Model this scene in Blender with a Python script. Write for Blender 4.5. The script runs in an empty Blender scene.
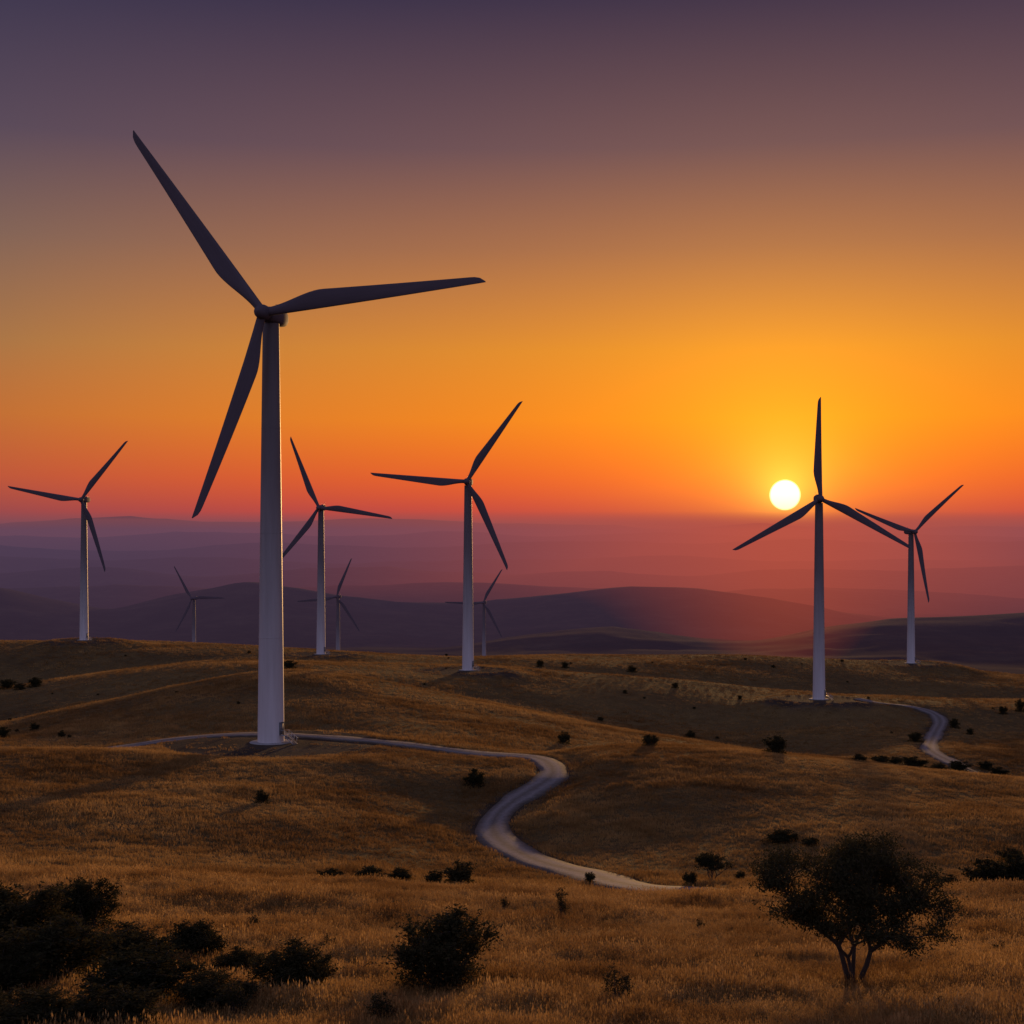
import bpy, math, random
import numpy as np
from mathutils import Vector, Matrix

rng = np.random.default_rng(7)
random.seed(7)
F = 1422.2      # focal length in px of the 50 mm lens used in the survey
HV = 540.0      # row of the true horizon
scene = bpy.context.scene

def s2l(c):
    out = []
    for x in c:
        x = x / 255.0
        out.append(x / 12.92 if x <= 0.04045 else ((x + 0.055) / 1.055) ** 2.4)
    return tuple(out) + (1.0,)

# ------------------------------------------------------------------ node helpers
def new_mat(name):
    m = bpy.data.materials.new(name)
    m.use_nodes = True
    m.node_tree.nodes.clear()
    return m, m.node_tree.nodes, m.node_tree.links

def ramp(nodes, stops, interp='LINEAR'):
    r = nodes.new('ShaderNodeValToRGB')
    cr = r.color_ramp
    cr.interpolation = interp
    while len(cr.elements) > 1:
        cr.elements.remove(cr.elements[-1])
    cr.elements[0].position = stops[0][0]
    cr.elements[0].color = stops[0][1]
    for p, c in stops[1:]:
        e = cr.elements.new(p)
        e.color = c
    return r

def math_node(nodes, links, op, a, b=None, c=None, clamp=False):
    n = nodes.new('ShaderNodeMath')
    n.operation = op
    n.use_clamp = clamp
    for i, v in enumerate((a, b, c)):
        if v is None:
            continue
        if isinstance(v, (int, float)):
            n.inputs[i].default_value = v
        else:
            links.new(v, n.inputs[i])
    return n.outputs[0]

def mixc(nodes, links, fac, a, b, mode='MIX'):
    n = nodes.new('ShaderNodeMix')
    n.data_type = 'RGBA'
    n.blend_type = mode
    for sock, v in ((n.inputs[0], fac), (n.inputs[6], a), (n.inputs[7], b)):
        if isinstance(v, (int, float)):
            sock.default_value = v
        elif isinstance(v, tuple):
            sock.default_value = v
        else:
            links.new(v, sock)
    return n.outputs[2]

# ------------------------------------------------------------------ terrain table
ZC = 'z'
ST = [
 (1.5, ZC, -5.3), (8, ZC, -6.6), (20, ZC, -8.6), (31, ZC, -10.6), (39, ZC, -12.1), (55, ZC, -15.1),
 (75, [(-300,870),(0,873),(150,876),(300,882),(450,889),(600,897),(700,898),(760,894),(1024,893),(1300,890)], 30),
 (100,[(-300,890),(0,895),(300,904),(450,912),(600,918),(1024,918)], 40),
 (130,[(-300,866),(0,870),(150,875),(300,880),(450,886),(600,890),(750,890),(1024,889)], 40),
 (160,[(0,833),(150,843),(300,852),(400,862),(470,876),(560,872),(750,864),(900,860),(1024,860)], 30),
 (185,[(0,798),(150,805),(300,815),(400,830),(480,850),(560,838),(750,824),(900,820),(1024,822)], 30),
 (215,[(0,770),(150,775),(300,783),(400,794),(480,815),(560,796),(640,780),(750,785),(900,790),(1024,800)], 30),
 (235,[(0,752),(150,755),(300,762),(400,767),(460,776),(540,776),(620,760),(750,765),(900,774),(1024,788)], 30),
 (267,[(0,752),(150,750),(300,747),(450,746),(540,755),(620,744),(700,746),(800,757),(900,768),(1024,781)], 26),
 (300,[(0,745),(150,740),(300,735),(450,736),(540,752),(620,762),(700,764),(800,773),(900,783),(1024,794)], 30),
 (350,[(0,737),(120,718),(250,704),(300,701),(400,708),(520,724),(640,746),(760,761),(900,780),(1024,792)], 30),
 (420,[(0,724),(120,698),(200,680),(270,668),(320,668),(400,683),(520,708),(640,731),(760,752),(900,764),(1024,770)], 26),
 (470,[(0,736),(120,716),(250,688),(320,682),(400,696),(520,720),(640,743),(760,757),(850,748),(900,745),(1024,748)], 30),
 (535,[(0,706),(120,690),(250,674),(300,670),(400,684),(520,704),(640,722),(750,726),(850,718),(900,724),(1024,728)], 30),
 (569,[(0,694),(150,672),(300,664),(400,674),(470,678),(600,700),(750,706),(820,699),(900,706),(1024,712)], 30),
 (640,[(0,690),(100,674),(200,660),(300,659),(400,664),(468,665),(600,676),(700,682),(760,690),(900,698),(1024,702)], 26),
 (710,[(0,694),(100,680),(200,668),(300,664),(468,669),(600,680),(750,694),(900,702),(1024,706)], 30),
 (779,[(0,655),(100,650),(200,652),(300,655),(450,662),(520,660),(600,664),(750,672),(900,680),(1024,688)], 36),
 (868,[(0,641),(150,640),(300,649),(450,658),(540,655),(600,656),(750,656),(900,664),(1024,678)], 36),
 (1000,[(0,652),(150,652),(300,662),(450,668),(600,668),(750,670),(900,676),(1024,684)], 40),
 (1300,[(0,684),(1024,690)], 40),
 (1600,[(0,676),(1024,680)], 40),
 (2200,[(0,657),(450,657),(600,655),(750,656),(900,650),(1024,650)], 20),
 (2800,[(0,640),(300,648),(450,647),(520,634),(600,627),(680,636),(750,641),(830,625),(900,616),(1024,611)], 14),
 (3400,[(0,644),(1024,644)], 20),
 (4500,[(-300,590),(0,585),(50,597),(110,608),(170,596),(250,582),(330,594),(400,602),(470,604),(540,597),(610,587),(700,588),(780,600),(850,613),(920,625),(1024,632)], 9),
 (5300,[(0,614),(1024,614)], 20),
 (6200,[(0,590),(120,584),(240,592),(360,586),(480,582),(600,590),(720,592),(820,584),(920,590),(1024,598)], 12),
 (6900,[(0,600),(1024,600)], 20),
 (8200,[(0,572),(90,566),(200,576),(300,569),(400,566),(500,575),(600,571),(700,576),(800,566),(900,571),(1024,566)], 10),
 (9000,[(0,582),(1024,582)], 20),
 (10300,[(0,556),(110,561),(230,557),(350,562),(470,556),(560,560),(680,555),(780,560),(900,555),(1024,558)], 9),
 (11300,[(0,572),(1024,572)], 20),
 (12900,[(0,545),(100,549),(180,547),(250,542),(400,549),(500,543),(600,541),(700,545),(800,539),(900,544),(1024,541)], 9),
 (14200,[(0,558),(1024,558)], 20),
 (16400,[(0,534),(90,537),(200,532),(320,536),(440,531),(540,536),(660,533),(780,537),(900,532),(1024,536)], 7),
 (18200,[(0,548),(1024,548)], 20),
 (21500,[(-300,520),(0,524),(60,520),(130,517),(200,523),(300,521),(420,518),(500,523),(560,524),(650,527),(750,523),(860,530),(950,526),(1024,528),(1300,524)], 6),
 (27000, ZC, -20.0), (50000, ZC, -60.0),
]
UF = np.arange(-1000.0, 2100.0, 4.0)
LY = np.log(np.array([s[0] for s in ST]))
ZT = np.zeros((len(ST), len(UF)))
for k, s in enumerate(ST):
    if s[1] == ZC:
        ZT[k] = s[2]
    else:
        v = np.interp(UF, [p[0] for p in s[1]], [p[1] for p in s[1]])
        sg = s[2] / 4.0
        kk = np.arange(-int(3*sg)-1, int(3*sg)+2)
        ker = np.exp(-0.5*(kk/sg)**2); ker /= ker.sum()
        vp = np.pad(v, len(kk)//2, mode='edge')
        v = np.convolve(vp, ker, mode='valid')
        ZT[k] = -(v - HV) / F * s[0]
h = np.diff(LY)[:, None]
d = np.diff(ZT, axis=0) / h
M = np.zeros_like(ZT)
w1 = 2*h[1:] + h[:-1]; w2 = h[1:] + 2*h[:-1]
same = (d[:-1]*d[1:]) > 0
with np.errstate(divide='ignore', invalid='ignore'):
    hm = (w1+w2) / (w1/d[:-1] + w2/d[1:])
M[1:-1] = np.where(same, hm, 0.0)
M[0] = d[0]; M[-1] = d[-1]

_tab = rng.random((256, 256))
def vnoise(x, y):
    xi = np.floor(x).astype(np.int64); yi = np.floor(y).astype(np.int64)
    fx = x-xi; fy = y-yi
    fx = fx*fx*fx*(fx*(fx*6-15)+10); fy = fy*fy*fy*(fy*(fy*6-15)+10)
    a = _tab[xi & 255, yi & 255]; b = _tab[(xi+1) & 255, yi & 255]
    c = _tab[xi & 255, (yi+1) & 255]; e = _tab[(xi+1) & 255, (yi+1) & 255]
    return (a*(1-fx)+b*fx)*(1-fy) + (c*(1-fx)+e*fx)*fy - 0.5

TMAX = math.radians(40)
def polar(x, y):
    r = np.maximum(np.hypot(x, y), 1.5)
    th = np.clip(np.arctan2(x, y), -TMAX, TMAX)
    return 512 + F*np.tan(th), r*np.cos(th), r

def H0(x, y):
    x = np.atleast_1d(np.asarray(x, float)); y = np.atleast_1d(np.asarray(y, float))
    u, Y, r = polar(x, y)
    ly = np.clip(np.log(np.maximum(Y, 1.5)), LY[0], LY[-1]-1e-6)
    k = np.clip(np.searchsorted(LY, ly, side='right')-1, 0, len(LY)-2)
    ui = np.clip((u-UF[0])/4.0, 0, len(UF)-1.001)
    i = ui.astype(int); f = ui-i
    g = lambda T, kk: T[kk, i]*(1-f) + T[kk, i+1]*f
    hh = LY[k+1]-LY[k]; t = (ly-LY[k])/hh
    z = ((2*t**3-3*t**2+1)*g(ZT, k) + (t**3-2*t**2+t)*hh*g(M, k)
         + (-2*t**3+3*t**2)*g(ZT, k+1) + (t**3-t**2)*hh*g(M, k+1))
    nz = np.zeros_like(z)
    far = r > 1500
    for n, lam in enumerate([2.2, 4.7, 10, 21, 46, 98, 210, 450, 950, 2000, 4300]):
        w = np.exp(-(np.log(lam/(np.where(far, 0.05, 0.07)*r))/np.where(far, 1.2, 0.95))**2)
        a = 0.022*lam*np.where(far, 2.2, 1.25)
        nn = vnoise(x/lam+17.3*n, y/lam+9.1*n)
        rid = (0.5-np.abs(nn)*2.2)*0.8
        nz += w*a*np.where(far, 0.5*nn+0.7*rid-0.1, nn)
    return z + nz

# ------------------------------------------------------------------ turbines (surveyed)
def XY(u, Y):
    return ((u-512)/F*Y, Y)
TURB = [
 (271, 742, 267, (6.2, 126.8, 251.8), -11, (1.0, 1.0, 0.945)),
 (84, 640, 812, 50.5, -6, 1.02),
 (321, 654, 779, 112.5, -8, 0.98),
 (468, 670, 605, 55.7, -5, 0.965),
 (819, 699, 569, 91.2, -4, 0.945),
 (911, 663, 868, 42.0, 16, 1.03),
 (194, 670, 1590, 2.0, -20, 1.0),
 (338, 676, 1436, 67.0, -15, 1.0),
 (484, 676, 1550, 60.0, -12, 1.0),
]
BUMPS = []
for (u, v, Y, a, yw, bs_) in TURB:
    x, y = XY(u, Y)
    zt = -(v-HV)/F*Y
    BUMPS.append((x, y, zt, max(15.0, 0.018*Y), max(34.0, 0.055*Y)))

def smooth(t):
    t = np.clip(t, 0, 1)
    return t*t*(3-2*t)

def H1(x, y):
    z = H0(x, y)
    x = np.atleast_1d(x); y = np.atleast_1d(y)
    for (bx, by, bz, r0, r1) in BUMPS:
        dd = np.hypot(x-bx, (y-by))
        w = 1-smooth((dd-r0)/(r1-r0))
        z = z*(1-w) + bz*w
    return z

def find(u, v, y0, y1, Hf, n=900):
    Y = np.linspace(y0, y1, n)
    x = (u-512)/F*Y
    z = Hf(x, Y)
    vv = HV - z/Y*F
    ok = np.where(vv <= v)[0]
    j = ok[0] if len(ok) else int(np.argmin(np.abs(vv-v)))
    return float(x[j]), float(Y[j])

def catmull(pts, step):
    P = np.array(pts)
    out = []
    for i in range(len(P)-1):
        p0 = P[max(i-1, 0)]; p1 = P[i]; p2 = P[i+1]; p3 = P[min(i+2, len(P)-1)]
        n = max(2, int(np.linalg.norm(p2-p1)/step))
        for t in np.linspace(0, 1, n, endpoint=False):
            out.append(0.5*((2*p1)+(-p0+p2)*t+(2*p0-5*p1+4*p2-p3)*t*t+(-p0+3*p1-3*p2+p3)*t**3))
    out.append(P[-1])
    return np.array(out)

r1 = [XY(860, 108), XY(770, 120)]
for (u, v) in [(700,892),(640,886),(590,876),(545,864),(512,850),(492,833),(499,813),(526,793),(550,778),(553,766),(532,755)]:
    r1.append(find(u, v, 126, 262, H1))
r1 += [XY(490, 262), XY(430, 268), XY(365, 272), XY(310, 276), XY(262, 280), XY(200, 281), XY(140, 276), XY(100, 267)]
r2 = []
for (u, v) in [(930,750),(934,735),(941,720),(930,711),(905,705),(872,702)]:
    r2.append(find(u, v, 425, 640, H1))
r2 = [(r2[0][0]-6, r2[0][1]-70), (r2[0][0]-1, r2[0][1]-30)] + r2 + [(BUMPS[4][0]+16, BUMPS[4][1]+2)]
def relax(C, n):
    C = C.copy()
    for _ in range(n):
        C[1:-1] = 0.25*C[:-2]+0.5*C[1:-1]+0.25*C[2:]
    return C
ROADS = []
for pts, wid, sm in ((r1, 4.8, 16), (r2, 5.4, 40)):
    C = relax(catmull(pts, 1.6), sm)
    z = H1(C[:, 0], C[:, 1])
    for _ in range(60):
        z[1:-1] = 0.25*z[:-2]+0.5*z[1:-1]+0.25*z[2:]
    ROADS.append((C, z, wid))

def road_field(x, y):
    """distance to nearest road centreline and its height"""
    D = np.full(len(x), 1e9); Z = np.zeros(len(x))
    for (C, z, wid) in ROADS:
        b = ((x > C[:,0].min()-15) & (x < C[:,0].max()+15) & (y > C[:,1].min()-15) & (y < C[:,1].max()+15))
        idx = np.where(b)[0]
        for s in range(0, len(idx), 20000):
            ii = idx[s:s+20000]
            dd = (x[ii, None]-C[None, :, 0])**2 + (y[ii, None]-C[None, :, 1])**2
            j = np.argmin(dd, axis=1)
            dm = np.sqrt(dd[np.arange(len(ii)), j]) - (wid/2-2.6)
            better = dm < D[ii]
            D[ii] = np.where(better, dm, D[ii]); Z[ii] = np.where(better, z[j], Z[ii])
    return D, Z

def H(x, y):
    x = np.atleast_1d(np.asarray(x, float)); y = np.atleast_1d(np.asarray(y, float))
    z = H1(x, y)
    D, Z = road_field(x, y)
    w = 1-smooth((D-3.6)/5.5)
    return z*(1-w) + (Z-0.14)*w

# ------------------------------------------------------------------ ground mesh
th = np.concatenate([np.linspace(-math.radians(36), math.radians(36), 800),
                     np.linspace(math.radians(36), math.radians(324), 74)[1:-1]])
rr = np.concatenate([np.exp(np.arange(math.log(1.6), math.log(20), 0.04)),
                     np.exp(np.arange(math.log(20), math.log(1100), 0.0085)),
                     np.exp(np.arange(math.log(1100), math.log(48000), 0.0115))])
nr, nt = len(rr), len(th)
R, T = np.meshgrid(rr, th, indexing='ij')
gx = (R*np.sin(T)).ravel(); gy = (R*np.cos(T)).ravel()
gz = np.concatenate([H(gx[i:i+100000], gy[i:i+100000]) for i in range(0, len(gx), 100000)])
co = np.stack([gx, gy, gz], axis=1)
co = np.vstack([co, [[0, 0, -5.25]]])
idx = np.arange(nr*nt).reshape(nr, nt)
a = idx[:-1, :]; b = np.roll(idx, -1, axis=1)[:-1, :]; c = np.roll(idx, -1, axis=1)[1:, :]; e = idx[1:, :]
quads = np.stack([a, e, c, b], axis=-1).reshape(-1, 4)[:, ::-1]
tris = np.stack([np.full(nt, nr*nt), idx[0], np.roll(idx[0], -1)], axis=1)[:, ::-1]

def mesh_from(name, co, quads, tris=None):
    me = bpy.data.meshes.new(name)
    me.vertices.add(len(co))
    me.vertices.foreach_set('co', np.asarray(co, np.float32).ravel())
    nq = 0 if quads is None else len(quads)
    ntr = 0 if tris is None else len(tris)
    me.loops.add(nq*4+ntr*3)
    me.polygons.add(nq+ntr)
    li = []
    st = []
    if nq:
        li.append(np.asarray(quads).ravel()); st.append(np.arange(nq)*4)
    if ntr:
        li.append(np.asarray(tris).ravel()); st.append(nq*4+np.arange(ntr)*3)
    me.loops.foreach_set('vertex_index', np.concatenate(li).astype(np.int32))
    me.polygons.foreach_set('loop_start', np.concatenate(st).astype(np.int32))
    me.update(calc_edges=True)
    me.validate()
    return me

def link(name, me, mat=None, smooth_=True, parent=None):
    ob = bpy.data.objects.new(name, me)
    scene.collection.objects.link(ob)
    if mat is not None and me is not None and len(me.materials) == 0:
        me.materials.append(mat)
    if smooth_ and me is not None and len(me.polygons):
        me.polygons.foreach_set('use_smooth', np.ones(len(me.polygons), bool))
    if parent is not None:
        ob.parent = parent
    return ob

gme = mesh_from('ground', co, quads, tris)
Rr = np.hypot(co[:, 0], co[:, 1])
forest = smooth((Rr-1000)/500)
soil = np.zeros(len(co))
for i, (bx, by, bz, r0, r1_) in enumerate(BUMPS[:6]):
    dd = np.hypot(co[:, 0]-bx, co[:, 1]-by)
    dd = dd + 5*vnoise(co[:, 0]/6, co[:, 1]/6)
    ra = 22 if i == 0 else 20
    soil = np.maximum(soil, 1-smooth((dd-ra)/7))
D, _ = road_field(co[:, 0], co[:, 1])
D = D + 2.0*vnoise(co[:, 0]/3, co[:, 1]/3)
soil = np.maximum(soil, 0.9*(1-smooth((D-3.0)/2.5)))
ca = gme.color_attributes.new('cover', 'FLOAT_COLOR', 'POINT')
buf = np.stack([forest, soil, soil*0, np.ones(len(co))], axis=1).astype(np.float32)
ca.data.foreach_set('color', buf.ravel())

m, N, L = new_mat('dry_grassland')
out = N.new('ShaderNodeOutputMaterial'); bs = N.new('ShaderNodeBsdfPrincipled')
L.new(bs.outputs[0], out.inputs[0])
bs.inputs['Roughness'].default_value = 0.95
bs.inputs['Specular IOR Level'].default_value = 0.05
geo = N.new('ShaderNodeNewGeometry')
def noise(scale, detail=4, rough=0.55, vec=None):
    n = N.new('ShaderNodeTexNoise'); n.inputs['Scale'].default_value = scale
    n.inputs['Detail'].default_value = detail; n.inputs['Roughness'].default_value = rough
    L.new(vec if vec is not None else geo.outputs['Position'], n.inputs['Vector'])
    return n.outputs['Fac']
att = N.new('ShaderNodeVertexColor'); att.layer_name = 'cover'
sep = N.new('ShaderNodeSeparateColor'); L.new(att.outputs[0], sep.inputs[0])
n1 = noise(0.012, 6); n2 = noise(0.15, 6, 0.65); n3 = noise(2.5, 4, 0.7)
c1 = ramp(N, [(0.3, (0.10, 0.064, 0.028, 1)), (0.5, (0.18, 0.112, 0.044, 1)), (0.7, (0.28, 0.17, 0.058, 1))]); L.new(n2, c1.inputs[0])
c2 = ramp(N, [(0.35, (0.085, 0.058, 0.028, 1)), (0.65, (0.22, 0.14, 0.05, 1))]); L.new(n1, c2.inputs[0])
g = mixc(N, L, 0.5, c1.outputs[0], c2.outputs[0])
c3 = ramp(N, [(0.3, (0.4, 0.4, 0.4, 1)), (0.7, (1.4, 1.4, 1.4, 1))]); L.new(n3, c3.inputs[0])
g = mixc(N, L, 1.0, g, c3.outputs[0], 'MULTIPLY')
fs = ramp(N, [(0.35, (0.008, 0.010, 0.008, 1)), (0.5, (0.022, 0.019, 0.014, 1)), (0.66, (0.06, 0.045, 0.028, 1))])
L.new(noise(0.006, 9, 0.75), fs.inputs[0])
g = mixc(N, L, sep.outputs[0], g, fs.outputs[0])
sc = ramp(N, [(0.3, (0.04, 0.03, 0.024, 1)), (0.7, (0.10, 0.074, 0.052, 1))]); L.new(n2, sc.inputs[0])
g = mixc(N, L, sep.outputs[1], g, sc.outputs[0])
L.new(g, bs.inputs['Base Color'])
bp = N.new('ShaderNodeBump'); bp.inputs['Distance'].default_value = 0.6
L.new(math_node(N, L, 'MULTIPLY_ADD', sep.outputs[0], -0.85, 0.9), bp.inputs['Strength'])
L.new(noise(1.2, 6, 0.75), bp.inputs['Height']); L.new(bp.outputs[0], bs.inputs['Normal'])
ground = link('ground', gme, m)

# ------------------------------------------------------------------ roads
m, N, L = new_mat('gravel_track')
out = N.new('ShaderNodeOutputMaterial'); bs = N.new('ShaderNodeBsdfPrincipled'); L.new(bs.outputs[0], out.inputs[0])
bs.inputs['Roughness'].default_value = 0.9
geo = N.new('ShaderNodeNewGeometry')
at = N.new('ShaderNodeAttribute'); at.attribute_name = 'across'
cr = ramp(N, [(0.0, (0.09, 0.07, 0.05, 1)), (0.14, (0.17, 0.142, 0.125, 1)), (0.28, (0.27, 0.235, 0.22, 1)), (0.5, (0.14, 0.117, 0.095, 1)),
              (0.72, (0.27, 0.235, 0.22, 1)), (0.86, (0.17, 0.142, 0.125, 1)), (1.0, (0.09, 0.07, 0.05, 1))])
nn = noise(0.8, 5, 0.7)
ad = math_node(N, L, 'MULTIPLY_ADD', nn, 0.4, -0.2)
ad2 = math_node(N, L, 'ADD', ad, at.outputs['Fac'])
L.new(ad2, cr.inputs[0])
cr2 = ramp(N, [(0.3, (0.65, 0.65, 0.65, 1)), (0.7, (1.15, 1.15, 1.15, 1))]); L.new(noise(3.0, 5, 0.8), cr2.inputs[0])
L.new(mixc(N, L, 1.0, cr.outputs[0], cr2.outputs[0], 'MULTIPLY'), bs.inputs['Base Color'])
bp = N.new('ShaderNodeBump'); bp.inputs['Strength'].default_value = 0.6; bp.inputs['Distance'].default_value = 0.1
L.new(noise(5, 4), bp.inputs['Height']); L.new(bp.outputs[0], bs.inputs['Normal'])
track_mat = m
for (C, z, wid) in ROADS:
    tg = np.gradient(C, axis=0); tg /= np.linalg.norm(tg, axis=1)[:, None]
    nrm = np.stack([tg[:, 1], -tg[:, 0]], axis=1)
    prof = [(-0.56, -0.35, 0), (-0.5, 0.0, 0), (-0.25, 0.05, .25), (0, 0.09, .5), (0.25, 0.05, .75), (0.5, 0.0, 1), (0.56, -0.35, 1)]
    V = []; A = []
    wob = 1+0.2*vnoise(np.arange(len(C))/4.0, np.zeros(len(C)))*2
    for (o, dz, ac) in prof:
        V.append(np.column_stack([C+nrm*(o*wid*wob)[:, None], z+dz])); A.append(np.full(len(C), ac))
    V = np.stack(V, axis=1); A = np.stack(A, axis=1)
    n, k = V.shape[:2]
    ii = np.arange(n*k).reshape(n, k)
    q = np.stack([ii[:-1, :-1], ii[:-1, 1:], ii[1:, 1:], ii[1:, :-1]], axis=-1).reshape(-1, 4)[:, ::-1]
    me = mesh_from('gravel_road', V.reshape(-1, 3), q)
    aa = me.attributes.new('across', 'FLOAT', 'POINT'); aa.data.foreach_set('value', A.ravel().astype(np.float32))
    link('gravel_road', me, track_mat)

# ------------------------------------------------------------------ wind turbines
def paint(name, tower=False):
    m, N, L = new_mat(name)
    out = N.new('ShaderNodeOutputMaterial'); bs = N.new('ShaderNodeBsdfPrincipled'); L.new(bs.outputs[0], out.inputs[0])
    bs.inputs['Roughness'].default_value = 0.55 if tower else 0.8
    if not tower:
        bs.inputs['Specular IOR Level'].default_value = 0.2
    tc = N.new('ShaderNodeTexCoord')
    mp = N.new('ShaderNodeMapping'); mp.inputs['Scale'].default_value = (1.2, 1.2, 0.08)
    L.new(tc.outputs['Object'], mp.inputs[0])
    nz = N.new('ShaderNodeTexNoise'); nz.inputs['Scale'].default_value = 1.0; nz.inputs['Detail'].default_value = 6
    L.new(mp.outputs[0], nz.inputs['Vector'])
    st = ramp(N, [(0.3, (0.84, 0.83, 0.82, 1)), (0.7, (1, 1, 1, 1))]); L.new(nz.outputs['Fac'], st.inputs[0])
    if tower:   # light falloff painted into the tower colour, pale at the foot, grey at the head
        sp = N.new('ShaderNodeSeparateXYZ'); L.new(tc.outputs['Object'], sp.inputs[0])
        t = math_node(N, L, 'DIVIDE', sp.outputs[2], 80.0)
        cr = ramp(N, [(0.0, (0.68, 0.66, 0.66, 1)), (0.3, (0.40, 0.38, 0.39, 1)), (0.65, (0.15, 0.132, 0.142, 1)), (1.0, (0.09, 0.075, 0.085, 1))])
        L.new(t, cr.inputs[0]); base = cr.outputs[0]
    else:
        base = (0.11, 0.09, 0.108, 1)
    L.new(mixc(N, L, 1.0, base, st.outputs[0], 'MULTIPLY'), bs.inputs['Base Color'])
    return m
tower_mat = paint('tower_shaded_paint', True); blade_mat = paint('blade_gelcoat')
def simple(name, col, rough=0.8, metal=0.0):
    m, N, L = new_mat(name)
    out = N.new('ShaderNodeOutputMaterial'); bs = N.new('ShaderNodeBsdfPrincipled'); L.new(bs.outputs[0], out.inputs[0])
    tc = N.new('ShaderNodeTexCoord'); nz = N.new('ShaderNodeTexNoise'); nz.inputs['Scale'].default_value = 4; nz.inputs['Detail'].default_value = 5
    L.new(tc.outputs['Object'], nz.inputs['Vector'])
    cr = ramp(N, [(0.3, tuple(x*0.75 for x in col)+(1,)), (0.7, tuple(min(1, x*1.15) for x in col)+(1,))]); L.new(nz.outputs['Fac'], cr.inputs[0])
    L.new(cr.outputs[0], bs.inputs['Base Color']); bs.inputs['Roughness'].default_value = rough; bs.inputs['Metallic'].default_value = metal
    return m
concrete = simple('concrete', (0.33, 0.31, 0.29)); door_mat = simple('door_paint', (0.12, 0.13, 0.15), 0.5)
steel = simple('galvanised_steel', (0.45, 0.45, 0.46), 0.45, 0.6); bark = simple('bark', (0.06, 0.045, 0.035), 0.95)

def lathe(profile, seg=48):
    V = []; Q = []
    for (r, z) in profile:
        for i in range(seg):
            t = 2*math.pi*i/seg
            V.append((r*math.cos(t), r*math.sin(t), z))
    for j in range(len(profile)-1):
        for i in range(seg):
            Q.append((j*seg+i, j*seg+(i+1) % seg, (j+1)*seg+(i+1) % seg, (j+1)*seg+i))
    return np.array(V), np.array(Q)

HUBZ = 80.0
HT = HUBZ-1.5
R0, R1 = 2.5, 1.55
Vs = []; Qs = []; off = 0
for s in range(4):
    z0, z1 = HT*s/4.0, HT*(s+1)/4.0
    ra = R0+(R1-R0)*s/4.0; rb = R0+(R1-R0)*(s+1)/4.0
    V, Q = lathe([(ra, z0-(0.3 if s == 0 else 0)), (ra*0.5+rb*0.5, (z0+z1)/2), (rb, z1)], 64)
    Vs.append(V); Qs.append(Q+off); off += len(V)
    if s < 3:
        V, Q = lathe([(rb, z1-0.06), (rb+0.015, z1-0.06), (rb+0.015, z1+0.06), (rb, z1+0.06)], 64)
        Vs.append(V); Qs.append(Q+off); off += len(V)
tower_me = mesh_from('tower', np.vstack(Vs), np.vstack(Qs))
V, Q = lathe([(4.0, -1.5), (4.0, 0.02), (3.9, 0.08), (2.62, 0.12), (0.01, 0.12)])
found_me = mesh_from('foundation', V, Q)

def superbox(secs, n=28, p=3.2):
    V = []; Q = []
    for (y, w, zc, hh) in secs:
        for i in range(n):
            t = 2*math.pi*i/n
            cx = math.copysign(abs(math.cos(t))**(2/p), math.cos(t)); cz = math.copysign(abs(math.sin(t))**(2/p), math.sin(t))
            V.append((w*cx, y, zc+hh*cz))
    for j in range(len(secs)-1):
        for i in range(n):
            Q.append((j*n+i, j*n+(i+1) % n, (j+1)*n+(i+1) % n, (j+1)*n+i))
    return np.array(V), np.array(Q)
V, Q = superbox([(-2.4, 0.01, 0, 0.01), (-2.4, 1.15, 0, 1.15), (-2.1, 1.35, 0.02, 1.4), (0, 1.6, 0.05, 1.6), (3, 1.65, 0.1, 1.65), (5.2, 1.5, 0.15, 1.5), (6.2, 1.2, 0.25, 1.15), (6.5, 0.9, 0.3, 0.85), (6.5, 0.01, 0.3, 0.01)])
nac_me = mesh_from('nacelle', V, Q)
V, Q = lathe([(0.01, 2.5), (0.5, 2.36), (0.95, 1.95), (1.25, 1.3), (1.42, 0.4), (1.42, -0.4), (1.3, -1.2), (1.1, -1.4), (0.01, -1.4)], 32)
V = np.stack([V[:, 0], -V[:, 2], V[:, 1]], axis=1)
hub_me = mesh_from('hub', V, Q)
# blade along +Z, chord along X
BL = 42.6
V = []; Q = []
NS, NP = 44, 20
for j in range(NS+1):
    t = j/NS
    z = 0.9+(BL-0.9)*t
    CM = 3.45
    if t < 0.26:
        k = smooth(np.array([t/0.26]))[0]
        ch = 1.6+(CM-1.6)*k; th_ = 1.6+(0.8-1.6)*k
    else:
        k = (t-0.26)/0.74
        ch = 1.15+(CM-1.15)*(1-k)**1.0; th_ = ch*(0.23-0.10*k)
    if t > 0.94:
        q_ = (t-0.94)/0.06
        ch *= math.sqrt(max(0.03, 1-q_*q_*0.97)); th_ = ch*0.12
    off = 0.80
    tw = math.radians(14*(1-t)**2)
    kk = min(1, t/0.2)
    for i in range(NP):
        a_ = 2*math.pi*i/NP
        x = math.cos(a_)*0.5; yy = math.sin(a_)*0.5
        yf = yy*(1-kk*0.55*(0.5-x))
        px = (x-0.5)*ch+off; py = yf*th_
        px, py = px*math.cos(tw)-py*math.sin(tw), px*math.sin(tw)+py*math.cos(tw)
        V.append((px, py-1.6*t*t, z))
for j in range(NS):
    for i in range(NP):
        Q.append((j*NP+i, j*NP+(i+1) % NP, (j+1)*NP+(i+1) % NP, (j+1)*NP+i))
blade_me = mesh_from('blade', np.array(V), np.array(Q))

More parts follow.
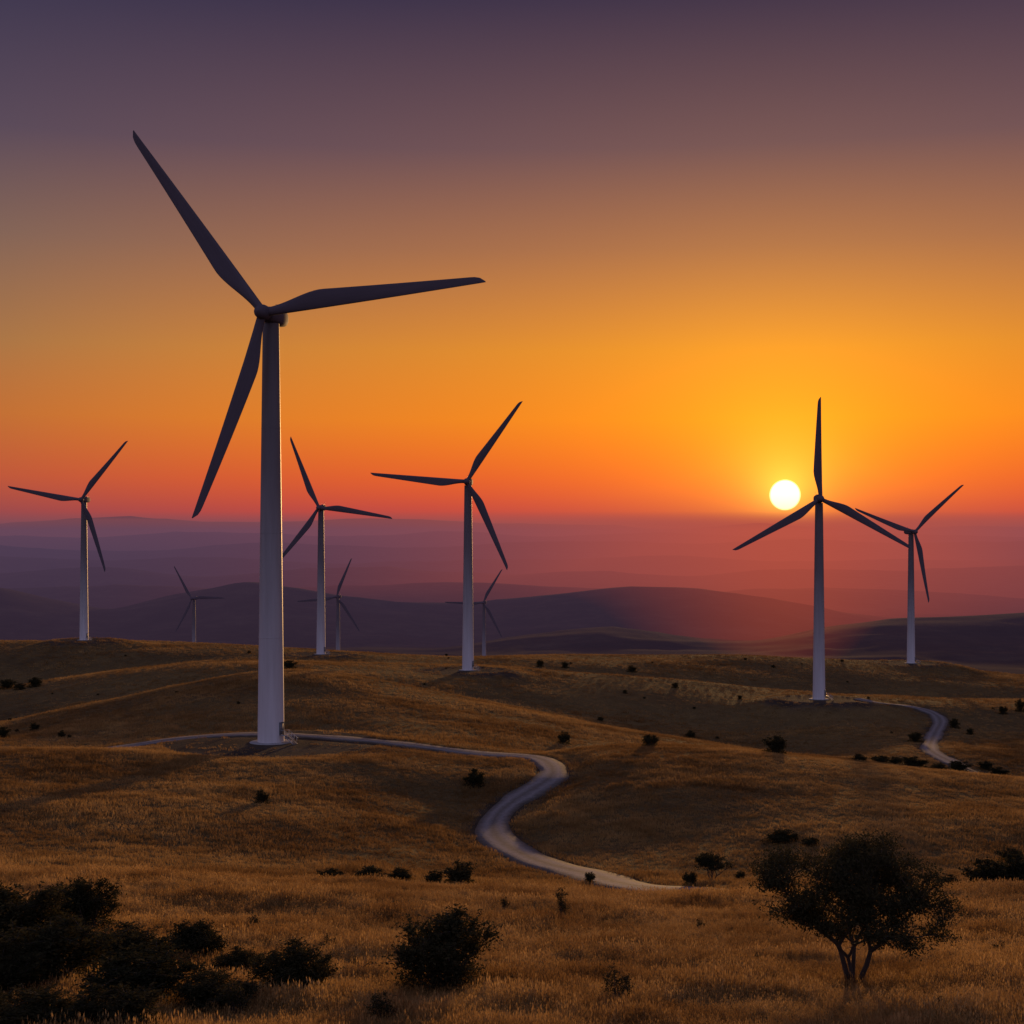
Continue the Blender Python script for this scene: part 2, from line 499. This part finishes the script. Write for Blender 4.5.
def boxes(lst):
    V = []; Q = []
    for (x0, x1, y0, y1, z0, z1) in lst:
        b = len(V)
        V += [(x0,y0,z0),(x1,y0,z0),(x1,y1,z0),(x0,y1,z0),(x0,y0,z1),(x1,y0,z1),(x1,y1,z1),(x0,y1,z1)]
        Q += [tuple(b+i for i in q) for q in ((3,2,1,0),(4,5,6,7),(0,1,5,4),(1,2,6,5),(2,3,7,6),(3,0,4,7))]
    return np.array(V, float), np.array(Q)
V, Q = boxes([(-0.5, 0.5, -2.57, -2.40, 1.6, 3.8), (-0.62, -0.5, -2.61, -2.35, 1.5, 3.92), (0.5, 0.62, -2.61, -2.35, 1.5, 3.92), (-0.5, 0.5, -2.61, -2.35, 3.8, 3.92)])
door_me = mesh_from('door', V, Q)
sl = [(-0.7, 0.7, -3.7, -2.61, 1.42, 1.5)]
for i in range(7):
    sl.append((-0.55, 0.55, -3.95-0.3*i, -3.7-0.3*i, 1.22-0.2*i, 1.26-0.2*i))
for sx in (-0.62, 0.62):
    for i in range(0, 8, 2):
        zb = 1.42-0.2*i
        sl.append((sx-0.03, sx+0.03, -3.7-0.3*i-0.03, -3.7-0.3*i+0.03, max(0.1, zb-0.3), zb+1.0))
    sl.append((sx-0.03, sx+0.03, -3.7, -2.7, 2.4, 2.46))
V, Q = boxes(sl)
for sx in (-0.62, 0.62):
    b = len(V)
    P = [(sx-0.03, -3.7, 2.4), (sx+0.03, -3.7, 2.4), (sx+0.03, -5.8, 1.0), (sx-0.03, -5.8, 1.0), (sx-0.03, -3.7, 2.46), (sx+0.03, -3.7, 2.46), (sx+0.03, -5.8, 1.06), (sx-0.03, -5.8, 1.06)]
    V = np.vstack([V, P]); Q = np.vstack([Q, [[b+i for i in q] for q in ((0,1,2,3),(7,6,5,4),(0,4,5,1),(1,5,6,2),(2,6,7,3),(3,7,4,0))]])
    b = len(V)
    P = [(x_, y_, z_-1.25) for (x_, y_, z_) in P]
    P = [(p[0], p[1], p[2]+(0.12 if i > 3 else 0)) for i, p in enumerate(P)]
    V = np.vstack([V, P]); Q = np.vstack([Q, [[b+i for i in q] for q in ((0,1,2,3),(7,6,5,4),(0,4,5,1),(1,5,6,2),(2,6,7,3),(3,7,4,0))]])
stair_me = mesh_from('stair', V, Q)
V, Q = boxes([(-0.8, -0.75, 4.9, 4.95, 1.5, 2.9), (0.75, 0.8, 4.9, 4.95, 1.5, 2.9), (-1.0, -0.55, 4.9, 4.95, 2.9, 2.95), (0.62, 0.93, 4.85, 5.0, 2.9, 3.1), (-0.55, 0.55, 3.0, 4.4, 1.68, 1.95)])
mast_me = mesh_from('mast', V, Q)

for (u, v, Y, ang, yaw, bsc), (bx, by, bz, r0, r1_) in zip(TURB, BUMPS):
    em = bpy.data.objects.new('wind_turbine', None)
    scene.collection.objects.link(em)
    em.location = (bx, by, bz)
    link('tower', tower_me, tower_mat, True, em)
    link('foundation', found_me, concrete, False, em)
    dn = link('door', door_me, door_mat, False, em); st_ = link('stair', stair_me, steel, False, em)
    rz = math.radians(62)
    dn.rotation_euler = (0, 0, rz); st_.rotation_euler = (0, 0, rz)
    yw = math.radians(yaw)
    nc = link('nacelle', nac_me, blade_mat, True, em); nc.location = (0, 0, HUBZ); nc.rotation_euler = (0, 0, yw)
    mt = link('wind_sensor_mast', mast_me, door_mat, False, em); mt.location = (0, 0, HUBZ); mt.rotation_euler = (0, 0, yw)
    hub = link('hub', hub_me, blade_mat, True, em)
    hub.location = (4.2*math.sin(yw), -4.2*math.cos(yw), HUBZ); hub.rotation_euler = (0, 0, yw)
    angs = ang if isinstance(ang, tuple) else (ang, ang+120, ang+240)
    bscs = bsc if isinstance(bsc, tuple) else (bsc, bsc, bsc)
    for i in range(3):
        a_ = math.radians(angs[i])
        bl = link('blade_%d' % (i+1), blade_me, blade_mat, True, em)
        bl.location = hub.location
        bl.scale = (1, 1, bscs[i])
        mat = Matrix.Rotation(yw, 4, 'Z') @ Matrix.Rotation(math.pi/2-a_, 4, 'Y')
        bl.rotation_euler = mat.to_euler()

# ------------------------------------------------------------------ foliage
def leaf_mat(name, c0, c1, tr=0.35, patchy=()):
    m, N, L = new_mat(name)
    out = N.new('ShaderNodeOutputMaterial')
    geo = N.new('ShaderNodeNewGeometry'); oi = N.new('ShaderNodeObjectInfo')
    mx = math_node(N, L, 'MULTIPLY_ADD', oi.outputs['Random'], 0.5, 0.0)
    f = math_node(N, L, 'MULTIPLY_ADD', geo.outputs['Random Per Island'], 0.5, mx)
    cr = ramp(N, [(0, c0), (1, c1)]); L.new(f, cr.inputs[0])
    col = cr.outputs[0]
    for sc_, lo, hi, cl in patchy:
        nz = N.new('ShaderNodeTexNoise'); nz.inputs['Scale'].default_value = sc_; nz.inputs['Detail'].default_value = 5
        L.new(geo.outputs['Position'], nz.inputs['Vector'])
        pr = ramp(N, [(lo, cl), (hi, (1, 1, 1, 1))]); L.new(nz.outputs['Fac'], pr.inputs[0])
        col = mixc(N, L, 1.0, col, pr.outputs[0], 'MULTIPLY')
    d_ = N.new('ShaderNodeBsdfDiffuse'); t_ = N.new('ShaderNodeBsdfTranslucent'); mi = N.new('ShaderNodeMixShader')
    L.new(col, d_.inputs[0]); L.new(col, t_.inputs[0]); mi.inputs[0].default_value = tr
    L.new(d_.outputs[0], mi.inputs[1]); L.new(t_.outputs[0], mi.inputs[2]); L.new(mi.outputs[0], out.inputs[0])
    return m
foliage = leaf_mat('shrub_foliage', (0.022, 0.024, 0.012, 1), (0.075, 0.062, 0.028, 1), 0.35)
straw = leaf_mat('straw_grass', (0.32, 0.185, 0.06, 1), (0.72, 0.47, 0.19, 1), 0.5, ((0.25, 0.36, 0.6, (0.58, 0.52, 0.48, 1)), (1.3, 0.35, 0.6, (0.74, 0.7, 0.66, 1))))
straw_hill = leaf_mat('straw_hill_grass', (0.34, 0.20, 0.065, 1), (0.70, 0.45, 0.17, 1), 0.5, ((0.035, 0.38, 0.62, (0.56, 0.51, 0.5, 1)), (0.22, 0.35, 0.65, (0.62, 0.58, 0.55, 1))))

def leaves(C, size, rs):
    n = len(C)
    a_ = rs.normal(size=(n, 3)); a_ /= np.linalg.norm(a_, axis=1)[:, None]
    b_ = rs.normal(size=(n, 3)); b_ = np.cross(a_, b_); b_ /= np.linalg.norm(b_, axis=1)[:, None]
    s = size*(0.6+0.8*rs.random((n, 1)))
    P = np.stack([C-a_*s, C+b_*s*0.45, C+a_*s, C-b_*s*0.45], axis=1).reshape(-1, 3)
    return P, np.arange(4*n).reshape(n, 4)

def tube(p0, p1, r0, r1_, n=6):
    p0 = np.array(p0, float); p1 = np.array(p1, float)
    d_ = p1-p0; d_ /= (np.linalg.norm(d_)+1e-9)
    a_ = np.cross(d_, [0.3, 0.5, 0.8]); a_ /= np.linalg.norm(a_); b_ = np.cross(d_, a_)
    t = np.arange(n)*2*math.pi/n
    ring = np.cos(t)[:, None]*a_+np.sin(t)[:, None]*b_
    V = np.vstack([p0+ring*r0, p1+ring*r1_])
    Q = np.array([(i, (i+1) % n, n+(i+1) % n, n+i) for i in range(n)])
    return V, Q

def two_mat_mesh(name, woodVQ, leafVQ):
    off = 0; Vs = []; Qs = []
    for V, Q in woodVQ:
        Vs.append(V); Qs.append(Q+off); off += len(V)
    nw = sum(len(q) for q in Qs)
    V, Q = leafVQ
    Vs.append(V); Qs.append(Q+off)
    me = mesh_from(name, np.vstack(Vs), np.vstack(Qs))
    me.materials.append(bark); me.materials.append(foliage)
    mi = np.ones(len(me.polygons), np.int32); mi[:nw] = 0
    me.polygons.foreach_set('material_index', mi)
    return me

def shrub_mesh(seed, n, leaf, upright=0.0, sparse=False):
    rs = np.random.default_rng(seed)
    wood = []; C = []
    nb = 30 if not sparse else 14
    for i in range(nb):
        az = rs.random()*2*math.pi; rad = rs.random()**0.6*0.40*(1-upright*0.5)
        hh = (0.92-1.6*rad*rad)*(0.45+0.55*rs.random())
        tip = np.array([rad*math.cos(az), rad*math.sin(az), hh])
        mid = tip*[0.5, 0.5, 0.55]+rs.normal(size=3)*0.03
        wood.append(tube((tip[0]*0.1, tip[1]*0.1, -0.05), mid, 0.014, 0.009, 5)); wood.append(tube(mid, tip, 0.009, 0.003, 4))
        k = n//nb
        rr_ = 0.06+0.07*rs.random()
        t = rs.random(k)**0.6
        P = mid+(tip-mid)*t[:, None]*1.1+rs.normal(size=(k, 3))*rr_*[1, 1, 0.75]*0.62
        C.append(P)
        for _ in range(5):
            e_ = tip+rs.normal(size=3)*[0.10, 0.10, 0.06]+[0, 0, 0.07]
            wood.append(tube(tip, e_, 0.004, 0.001, 3))
            kk = k//12
            C.append(tip+(e_-tip)*rs.random((kk, 1))+rs.normal(size=(kk, 3))*0.016)
    if not sparse:
        k = n//3
        az = rs.random(k)*2*math.pi; rad = 0.47*rs.random(k)**0.5
        zz = rs.random(k)*0.4*(1-(rad/0.5)**2)+0.0
        C.append(np.stack([rad*np.cos(az), rad*np.sin(az), zz], axis=1)+rs.normal(size=(k, 3))*0.03)
    C = np.vstack(C); C[:, 2] = np.maximum(C[:, 2], 0.0)
    return two_mat_mesh('shrub', wood, leaves(C, leaf, rs))
sh_big = [shrub_mesh(i, 9000, 0.02) for i in (1, 2, 3, 4)]
sh_small = [shrub_mesh(i, 1500, 0.045) for i in (11, 12, 13)]
sh_sparse = [shrub_mesh(21, 1100, 0.022, 0.6, True), shrub_mesh(22, 1500, 0.02, 0.3, True)]

def put_shrub(u, v, wpx, hpx, y0, y1, kind):
    x, y = find(u, v, y0, y1, H, 300)
    z = float(H(x, y)[0])
    me = random.choice({'b': sh_big, 's': sh_small, 'p': sh_sparse}[kind])
    ob = link('shrub', me, None, False)
    ob.location = (x, y, z-0.05)
    ob.rotation_euler = (0, 0, random.random()*6.28)
    ob.scale = (wpx*y/F, wpx*y/F*random.uniform(0.8, 1.1), hpx*y/F)
for s in [(25,955,125,76),(85,935,80,60),(-25,935,90,60),(50,988,150,70),(150,1008,150,62),(190,962,90,42),(-10,1000,110,60),(290,997,95,60),(446,990,112,82),
          (110,1035,120,50),(25,1040,130,50),(120,970,110,48),(-70,980,110,70),(235,975,60,30),(215,1012,100,44)]:
    put_shrub(*s, 24, 74, 'b')
for s in [(620,1004,46,44),(563,922,26,38),(505,912,14,20),(760,965,16,16),(940,1012,24,18),(700,930,14,14),(385,1026,60,40),(330,950,18,20),(1000,955,20,18),(240,1018,60,44),(255,930,26,18),(360,975,34,22),(530,1000,26,18)]:
    put_shrub(*s, 24, 74, 'p')
for s in [(474,786,26,18),(262,803,20,14),(458,884,34,24),(434,884,24,14),(590,884,16,13),(775,748,28,19),
          (985,892,50,34),(1015,890,50,38),(950,892,40,18),(780,842,40,12),(372,884,44,18),(330,880,34,12),(400,880,30,12),(690,886,16,16),(1010,862,30,14),(810,846,24,9),
          (860,850,30,9),(740,880,14,9)]:
    put_shrub(*s, 118, 262, 's')
for s in [(563,744,16,13),(650,757,20,14),(690,738,12,8),(35,687,16,11),(8,689,20,11),(20,690,14,7),(35,730,10,8),(4,738,14,12),(62,738,9,8),(290,669,16,9),(540,667,9,8),(565,668,9,7),(632,672,12,7),(675,688,9,6),
          (625,694,6,4),(600,722,8,5),(740,700,6,5),(915,768,30,12),(880,765,26,9),(960,772,28,11),(1000,777,22,10),(860,764,16,8),(985,770,18,9),(895,766,20,9),(940,772,24,9),
          (955,728,12,10),(970,735,9,7),(1020,712,12,14),(1003,715,10,9),(915,742,18,11)]:
    put_shrub(*s, 262, 900, 's')
for i in range(30):
    k = random.uniform(0.6, 1.3)
    put_shrub(random.uniform(-60, 1090), random.uniform(652, 745), 4.2*k, 2.6*k, 300, 1000, 's')

def tree_mesh(seed, height, width, nleaf, leaf):
    rs = np.random.default_rng(seed)
    wood = []; tips = []
    def grow(p, d_, length, r, lvl):
        n = 3
        q = np.array(p, float); dd = np.array(d_, float)
        for i in range(n):
            dd = dd+rs.normal(size=3)*0.13; dd /= np.linalg.norm(dd)
            q2 = q+dd*length/n
            ra = r*(1-0.3*i/n); rb = r*(1-0.3*(i+1)/n)
            wood.append(tube(q, q2, ra, rb, 8 if lvl < 2 else 5))
            if lvl >= 3:
                tips.append((q2, lvl))
            q = q2
        if lvl >= 5:
            tips.append((q, 6)); return
        k = 2 if lvl < 1 else (3 if rs.random() < 0.6 else 2)
        a0 = rs.random()*6.28
        for i in range(k):
            az = a0+i*2*math.pi/k+rs.normal()*0.4
            sp = 0.55+0.25*rs.random()
            side = np.array([math.cos(az), math.sin(az), 0.0])
            nd = dd*(1-0.25*sp)+side*sp
            nd[2] = nd[2]*0.8+0.08
            nd /= np.linalg.norm(nd)
            grow(q, nd, length*(0.72+0.15*rs.random()), r*0.64, lvl+1)
    for (dx, dy, s) in ((-0.28, 0.1, 1.0), (0.30, -0.1, 1.0), (0.05, 0.35, 0.9), (-0.05, -0.3, 0.8)):
        grow((dx*0.15, dy*0.15, -0.1), (dx, dy, 1.0), 1.25*s, 0.10*s, 0)
    P = np.array([t[0] for t in tips])
    sx = (width/2)/np.percentile(np.abs(P[:, 0]), 97); sz = height/P[:, 2].max()
    S = np.array([sx, sx, sz])
    wood = [(V*S, Q) for V, Q in wood]
    P = P*S
    keep = P[:, 2] > height*0.44
    P = P[keep]
    w = 0.35+rs.random(len(P)); w[rs.random(len(P)) < 0.08] = 0; w /= w.sum()
    j = rs.choice(len(P), nleaf, p=w)
    C = P[j]+rs.normal(size=(nleaf, 3))*[0.17, 0.17, 0.10]*height/4.0
    return two_mat_mesh('tree', wood, leaves(C, leaf, rs))
x, y = find(853, 986, 24, 70, H, 500)
tm = tree_mesh(5, 148*y/F, 168*y/F, 46000, 0.042)
t = link('acacia_tree', tm, None, False); t.location = (x, y, float(H(x, y)[0])-0.03)
x, y = find(712, 882, 128, 240, H, 300)
tm2 = tree_mesh(9, 32*y/F, 30*y/F, 3000, 0.10)
t = link('small_tree', tm2, None, False); t.location = (x, y, float(H(x, y)[0])-0.03)

# ------------------------------------------------------------------ grass
def tuft(seed, nb, hgt, spread, wid, mat, heads=True):
    rs = np.random.default_rng(seed)
    V = []; Q = []
    for i in range(nb):
        az = rs.random()*6.283; lean = rs.random()*0.6; rad = spread*math.sqrt(rs.random())
        pa = rs.random()*6.283
        bx, by = rad*math.cos(pa), rad*math.sin(pa)
        hh = hgt*(0.45+0.65*rs.random())
        fz = rs.random()*3.14
        wx, wy = math.cos(fz)*wid, math.sin(fz)*wid
        base = len(V)
        for t_, k in ((0, 1.0), (0.5, 0.8), (1.0, 0.12)):
            ox = bx+math.cos(az)*lean*hh*t_*t_; oy = by+math.sin(az)*lean*hh*t_*t_; oz = hh*t_*(1-0.15*lean*t_)
            V += [(ox-wx*k, oy-wy*k, oz), (ox+wx*k, oy+wy*k, oz)]
        Q += [(base, base+1, base+3, base+2), (base+2, base+3, base+5, base+4)]
        if heads and rs.random() < 0.4:
            b = len(V); hw = wid*2.0
            V += [(ox, oy, oz-0.02), (ox+math.cos(fz)*hw, oy+math.sin(fz)*hw, oz+hh*0.07), (ox, oy, oz+hh*0.2), (ox-math.cos(fz)*hw, oy-math.sin(fz)*hw, oz+hh*0.07)]
            Q.append((b, b+1, b+2, b+3))
    me = mesh_from('tuft', np.array(V), np.array(Q))
    me.materials.append(mat)
    return me
col_near = bpy.data.collections.new('grass_tufts'); col_far = bpy.data.collections.new('grass_clumps')
for i in range(5):
    col_near.objects.link(bpy.data.objects.new('tuft', tuft(100+i, 20, 0.30, 0.17, 0.0055, straw)))
for i in range(3):
    col_far.objects.link(bpy.data.objects.new('clump', tuft(200+i, 20, 0.42, 0.7, 0.028, straw_hill, False)))

def inst_group(name, col):
    ng = bpy.data.node_groups.new(name, 'GeometryNodeTree')
    ng.interface.new_socket('Geometry', in_out='INPUT', socket_type='NodeSocketGeometry')
    ng.interface.new_socket('Geometry', in_out='OUTPUT', socket_type='NodeSocketGeometry')
    n = ng.nodes; l = ng.links
    gi = n.new('NodeGroupInput'); go = n.new('NodeGroupOutput')
    ci = n.new('GeometryNodeCollectionInfo'); ci.inputs['Collection'].default_value = col
    ci.inputs['Separate Children'].default_value = True; ci.inputs['Reset Children'].default_value = True
    ip = n.new('GeometryNodeInstanceOnPoints'); ip.inputs['Pick Instance'].default_value = True
    ra = n.new('GeometryNodeInputNamedAttribute'); ra.data_type = 'FLOAT_VECTOR'; ra.inputs['Name'].default_value = 'rot'
    sa = n.new('GeometryNodeInputNamedAttribute'); sa.data_type = 'FLOAT_VECTOR'; sa.inputs['Name'].default_value = 'scl'
    er = n.new('FunctionNodeEulerToRotation')
    l.new(gi.outputs[0], ip.inputs['Points']); l.new(ci.outputs[0], ip.inputs['Instance'])
    l.new(ra.outputs['Attribute'], er.inputs[0]); l.new(er.outputs[0], ip.inputs['Rotation'])
    l.new(sa.outputs['Attribute'], ip.inputs['Scale']); l.new(ip.outputs[0], go.inputs[0])
    return ng

def scatter(name, col, sets):
    PP = []; RT = []; SC = []
    for (n, y0, y1, s0, s1, thr) in sets:
        Y = np.sqrt(rng.random(n)*(y1*y1-y0*y0)+y0*y0)
        s = (rng.random(n)*2-1)*0.42
        x = s*Y
        dn = vnoise(x/(0.05*y1)+5, Y/(0.05*y1)) + 0.5*vnoise(x/(0.015*y1)+5, Y/(0.015*y1))
        D, _ = road_field(x, Y)
        keep = (D > 3.3) & (dn > thr)
        for i, b in enumerate(BUMPS[:6]):
            dd = np.hypot(x-b[0], Y-b[1])
            keep &= (dd > (20 if i == 0 else 15)) | ((rng.random(n) < 0.06) & (dd > 7))
        x, Y, dn = x[keep], Y[keep], dn[keep]
        z = H(x, Y)
        k = len(x)
        PP.append(np.stack([x, Y, z-0.03], axis=1))
        RT.append(np.stack([rng.normal(size=k)*0.1, rng.normal(size=k)*0.1, rng.random(k)*6.28], axis=1))
        sc_ = (s0+(s1-s0)*rng.random(k))*(0.65+1.0*np.clip(dn+0.3, 0, 1))
        SC.append(np.stack([sc_, sc_, sc_*(0.8+0.4*rng.random(k))], axis=1))
    P = np.vstack(PP)
    me = bpy.data.meshes.new(name)
    me.vertices.add(len(P)); me.vertices.foreach_set('co', P.astype(np.float32).ravel())
    for nm, A in (('rot', np.vstack(RT)), ('scl', np.vstack(SC))):
        at_ = me.attributes.new(nm, 'FLOAT_VECTOR', 'POINT'); at_.data.foreach_set('vector', A.astype(np.float32).ravel())
    me.update()
    ob = link(name, me, None, False)
    md = ob.modifiers.new('instances', 'NODES'); md.node_group = inst_group(name, col)
    return ob
scatter('grass', col_near, [(32000, 22, 45, 0.7, 1.3, -0.6), (62000, 45, 86, 0.8, 1.4, -0.6)])
scatter('hillside_grass', col_far, [(60000, 118, 270, 0.7, 1.2, -0.7), (60000, 270, 520, 0.9, 1.5, -0.7), (45000, 520, 960, 1.2, 1.9, -0.7)])

# ------------------------------------------------------------------ light
SUN_AZ = math.atan2(785-512, F); SUN_EL = math.atan((HV-495)/F*math.cos(SUN_AZ))
sd = Vector((math.sin(SUN_AZ)*math.cos(SUN_EL), math.cos(SUN_AZ)*math.cos(SUN_EL), math.sin(SUN_EL)))
sl = bpy.data.lights.new('sun', 'SUN'); sl.energy = 5.0; sl.angle = math.radians(1.2); sl.color = (1.0, 0.55, 0.20)
so = bpy.data.objects.new('sun', sl); scene.collection.objects.link(so)
so.rotation_euler = (-sd).to_track_quat('-Z', 'Y').to_euler(); so.location = (80, 400, 200)

w = bpy.data.worlds.new('World'); scene.world = w; w.use_nodes = True
N = w.node_tree.nodes; L = w.node_tree.links; N.clear()
out = N.new('ShaderNodeOutputWorld'); bg = N.new('ShaderNodeBackground'); L.new(bg.outputs[0], out.inputs[0])
tc = N.new('ShaderNodeTexCoord')
nrm = N.new('ShaderNodeVectorMath'); nrm.operation = 'NORMALIZE'; L.new(tc.outputs['Generated'], nrm.inputs[0])
sp = N.new('ShaderNodeSeparateXYZ'); L.new(nrm.outputs[0], sp.inputs[0])
zpos = math_node(N, L, 'MULTIPLY', sp.outputs[2], 2.0, clamp=True)
RA = ramp(N, [(0.0, s2l((165,70,62))), (0.03, s2l((184,76,58))), (0.085, s2l((202,90,48))), (0.168, s2l((192,110,50))), (0.264, s2l((164,114,70))), (0.40, s2l((126,97,86))), (0.53, s2l((86,71,88))), (0.71, s2l((54,49,76))), (1, s2l((44,46,76)))])
RB = ramp(N, [(0.0, s2l((238,52,4))), (0.03, s2l((250,68,4))), (0.085, s2l((252,98,4))), (0.168, s2l((248,134,10))), (0.264, s2l((224,136,36))), (0.40, s2l((166,106,70))), (0.53, s2l((108,77,82))), (0.71, s2l((56,45,70))), (1, s2l((44,44,74)))])
RC = ramp(N, [(0.0, s2l((136,118,148))), (0.15, s2l((172,148,172))), (0.4, s2l((158,152,184))), (1, s2l((116,120,160)))])
for r_ in (RA, RB, RC):
    L.new(zpos, r_.inputs[0])
hv = N.new('ShaderNodeCombineXYZ'); L.new(sp.outputs[0], hv.inputs[0]); L.new(sp.outputs[1], hv.inputs[1])
hn = N.new('ShaderNodeVectorMath'); hn.operation = 'NORMALIZE'; L.new(hv.outputs[0], hn.inputs[0])
dt = N.new('ShaderNodeVectorMath'); dt.operation = 'DOT_PRODUCT'; L.new(hn.outputs[0], dt.inputs[0]); dt.inputs[1].default_value = (math.sin(SUN_AZ), math.cos(SUN_AZ), 0)
def maprange(v, a0, a1, b0, b1, it='LINEAR'):
    n = N.new('ShaderNodeMapRange'); n.interpolation_type = it
    L.new(v, n.inputs[0]); n.inputs[1].default_value = a0; n.inputs[2].default_value = a1; n.inputs[3].default_value = b0; n.inputs[4].default_value = b1
    return n.outputs[0]
fa = maprange(dt.outputs['Value'], 0.85, 1.0, 0, 1)
fb = maprange(dt.outputs['Value'], -0.3, 0.75, 1, 0, 'SMOOTHSTEP')
col = mixc(N, L, fa, RA.outputs[0], RB.outputs[0])
col = mixc(N, L, fb, col, RC.outputs[0])
ds = N.new('ShaderNodeVectorMath'); ds.operation = 'DISTANCE'; L.new(nrm.outputs[0], ds.inputs[0]); ds.inputs[1].default_value = tuple(sd)
dd_ = ds.outputs['Value']
def glow(color, k, amp):
    e1 = math_node(N, L, 'MULTIPLY', dd_, -1.0/k)
    e2 = math_node(N, L, 'EXPONENT', e1)
    e3 = math_node(N, L, 'MULTIPLY', e2, amp)
    n = N.new('ShaderNodeVectorMath'); n.operation = 'SCALE'; n.inputs[0].default_value = color; L.new(e3, n.inputs['Scale'])
    return n.outputs[0]
def add(a_, b_):
    n = N.new('ShaderNodeVectorMath'); n.operation = 'ADD'; L.new(a_, n.inputs[0]); L.new(b_, n.inputs[1]); return n.outputs[0]
col = add(col, glow((1.0, 0.48, 0.005), 0.06, 0.95))
col = add(col, glow((1.0, 0.7, 0.10), 0.016, 1.4))
disc = maprange(dd_, 0.0092, 0.0110, 1, 0, 'SMOOTHSTEP')
dn = N.new('ShaderNodeVectorMath'); dn.operation = 'SCALE'; dn.inputs[0].default_value = (4, 3.6, 1.6); L.new(disc, dn.inputs['Scale'])
col = add(col, dn.outputs[0])
sky = N.new('ShaderNodeTexSky'); sky.sky_type = 'NISHITA'; sky.sun_disc = False
sky.sun_elevation = SUN_EL; sky.sun_rotation = SUN_AZ; sky.dust_density = 3.0
ns = N.new('ShaderNodeVectorMath'); ns.operation = 'SCALE'; L.new(sky.outputs[0], ns.inputs[0]); ns.inputs['Scale'].default_value = 0.004
col = add(col, ns.outputs[0])
L.new(col, bg.inputs[0]); bg.inputs[1].default_value = 1.0

# ------------------------------------------------------------------ haze: homogeneous air layers, emission standing in for scattered light
def air(name, sig, col, glow_=1.0):
    m, N, L = new_mat(name)
    out = N.new('ShaderNodeOutputMaterial')
    ab = N.new('ShaderNodeVolumeAbsorption'); ab.inputs['Color'].default_value = (0, 0, 0, 1); ab.inputs['Density'].default_value = sig
    em = N.new('ShaderNodeEmission'); em.inputs['Color'].default_value = col; em.inputs['Strength'].default_value = sig*glow_
    a1 = N.new('ShaderNodeAddShader')
    L.new(ab.outputs[0], a1.inputs[0]); L.new(em.outputs[0], a1.inputs[1]); L.new(a1.outputs[0], out.inputs['Volume'])
    return m
V, Q = boxes([(-60000, 60000, 980, 60000, -900, 130)])
link('haze', mesh_from('haze', V, Q), air('emissive_air', 1/9500.0, s2l((90, 70, 94))), False)
V, Q = boxes([(-59000, 59000, 14500, 59000, -880, 292)])
link('distant_haze', mesh_from('distant_haze', V, Q), air('warm_emissive_air', 1/6000.0, s2l((178, 86, 64))), False)
# added emissive volume imitating sun glow: thick on the sun's bearing, thinning sideways
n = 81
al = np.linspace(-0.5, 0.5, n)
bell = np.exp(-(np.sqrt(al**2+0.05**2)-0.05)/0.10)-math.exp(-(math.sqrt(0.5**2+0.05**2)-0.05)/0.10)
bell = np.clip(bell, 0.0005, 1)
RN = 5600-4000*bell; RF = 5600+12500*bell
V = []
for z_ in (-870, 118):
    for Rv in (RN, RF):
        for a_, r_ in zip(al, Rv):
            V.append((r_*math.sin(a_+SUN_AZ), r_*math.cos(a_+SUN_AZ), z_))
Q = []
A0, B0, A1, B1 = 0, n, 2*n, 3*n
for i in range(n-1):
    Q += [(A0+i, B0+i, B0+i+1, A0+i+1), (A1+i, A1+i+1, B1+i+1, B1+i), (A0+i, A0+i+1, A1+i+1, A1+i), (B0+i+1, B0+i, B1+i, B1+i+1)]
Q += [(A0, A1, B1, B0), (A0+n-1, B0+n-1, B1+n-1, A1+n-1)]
link('sun_glow_volume', mesh_from('sun_glow_volume', np.array(V), np.array(Q)), air('sun_glow_emission', 1/9000.0, (0.92, 0.12, 0.0, 1)), False)

# ------------------------------------------------------------------ camera
cam = bpy.data.cameras.new('camera'); cam.lens = 50; cam.sensor_width = 36
cam.shift_y = (HV-512)/1024.0
cam.clip_start = 0.5; cam.clip_end = 200000
co_ = bpy.data.objects.new('camera', cam); scene.collection.objects.link(co_)
co_.location = (0, 0, 0); co_.rotation_euler = (math.pi/2, 0, 0)
scene.camera = co_
scene.view_settings.view_transform = 'Standard'
scene.view_settings.look = 'None'
scene.view_settings.exposure = 0
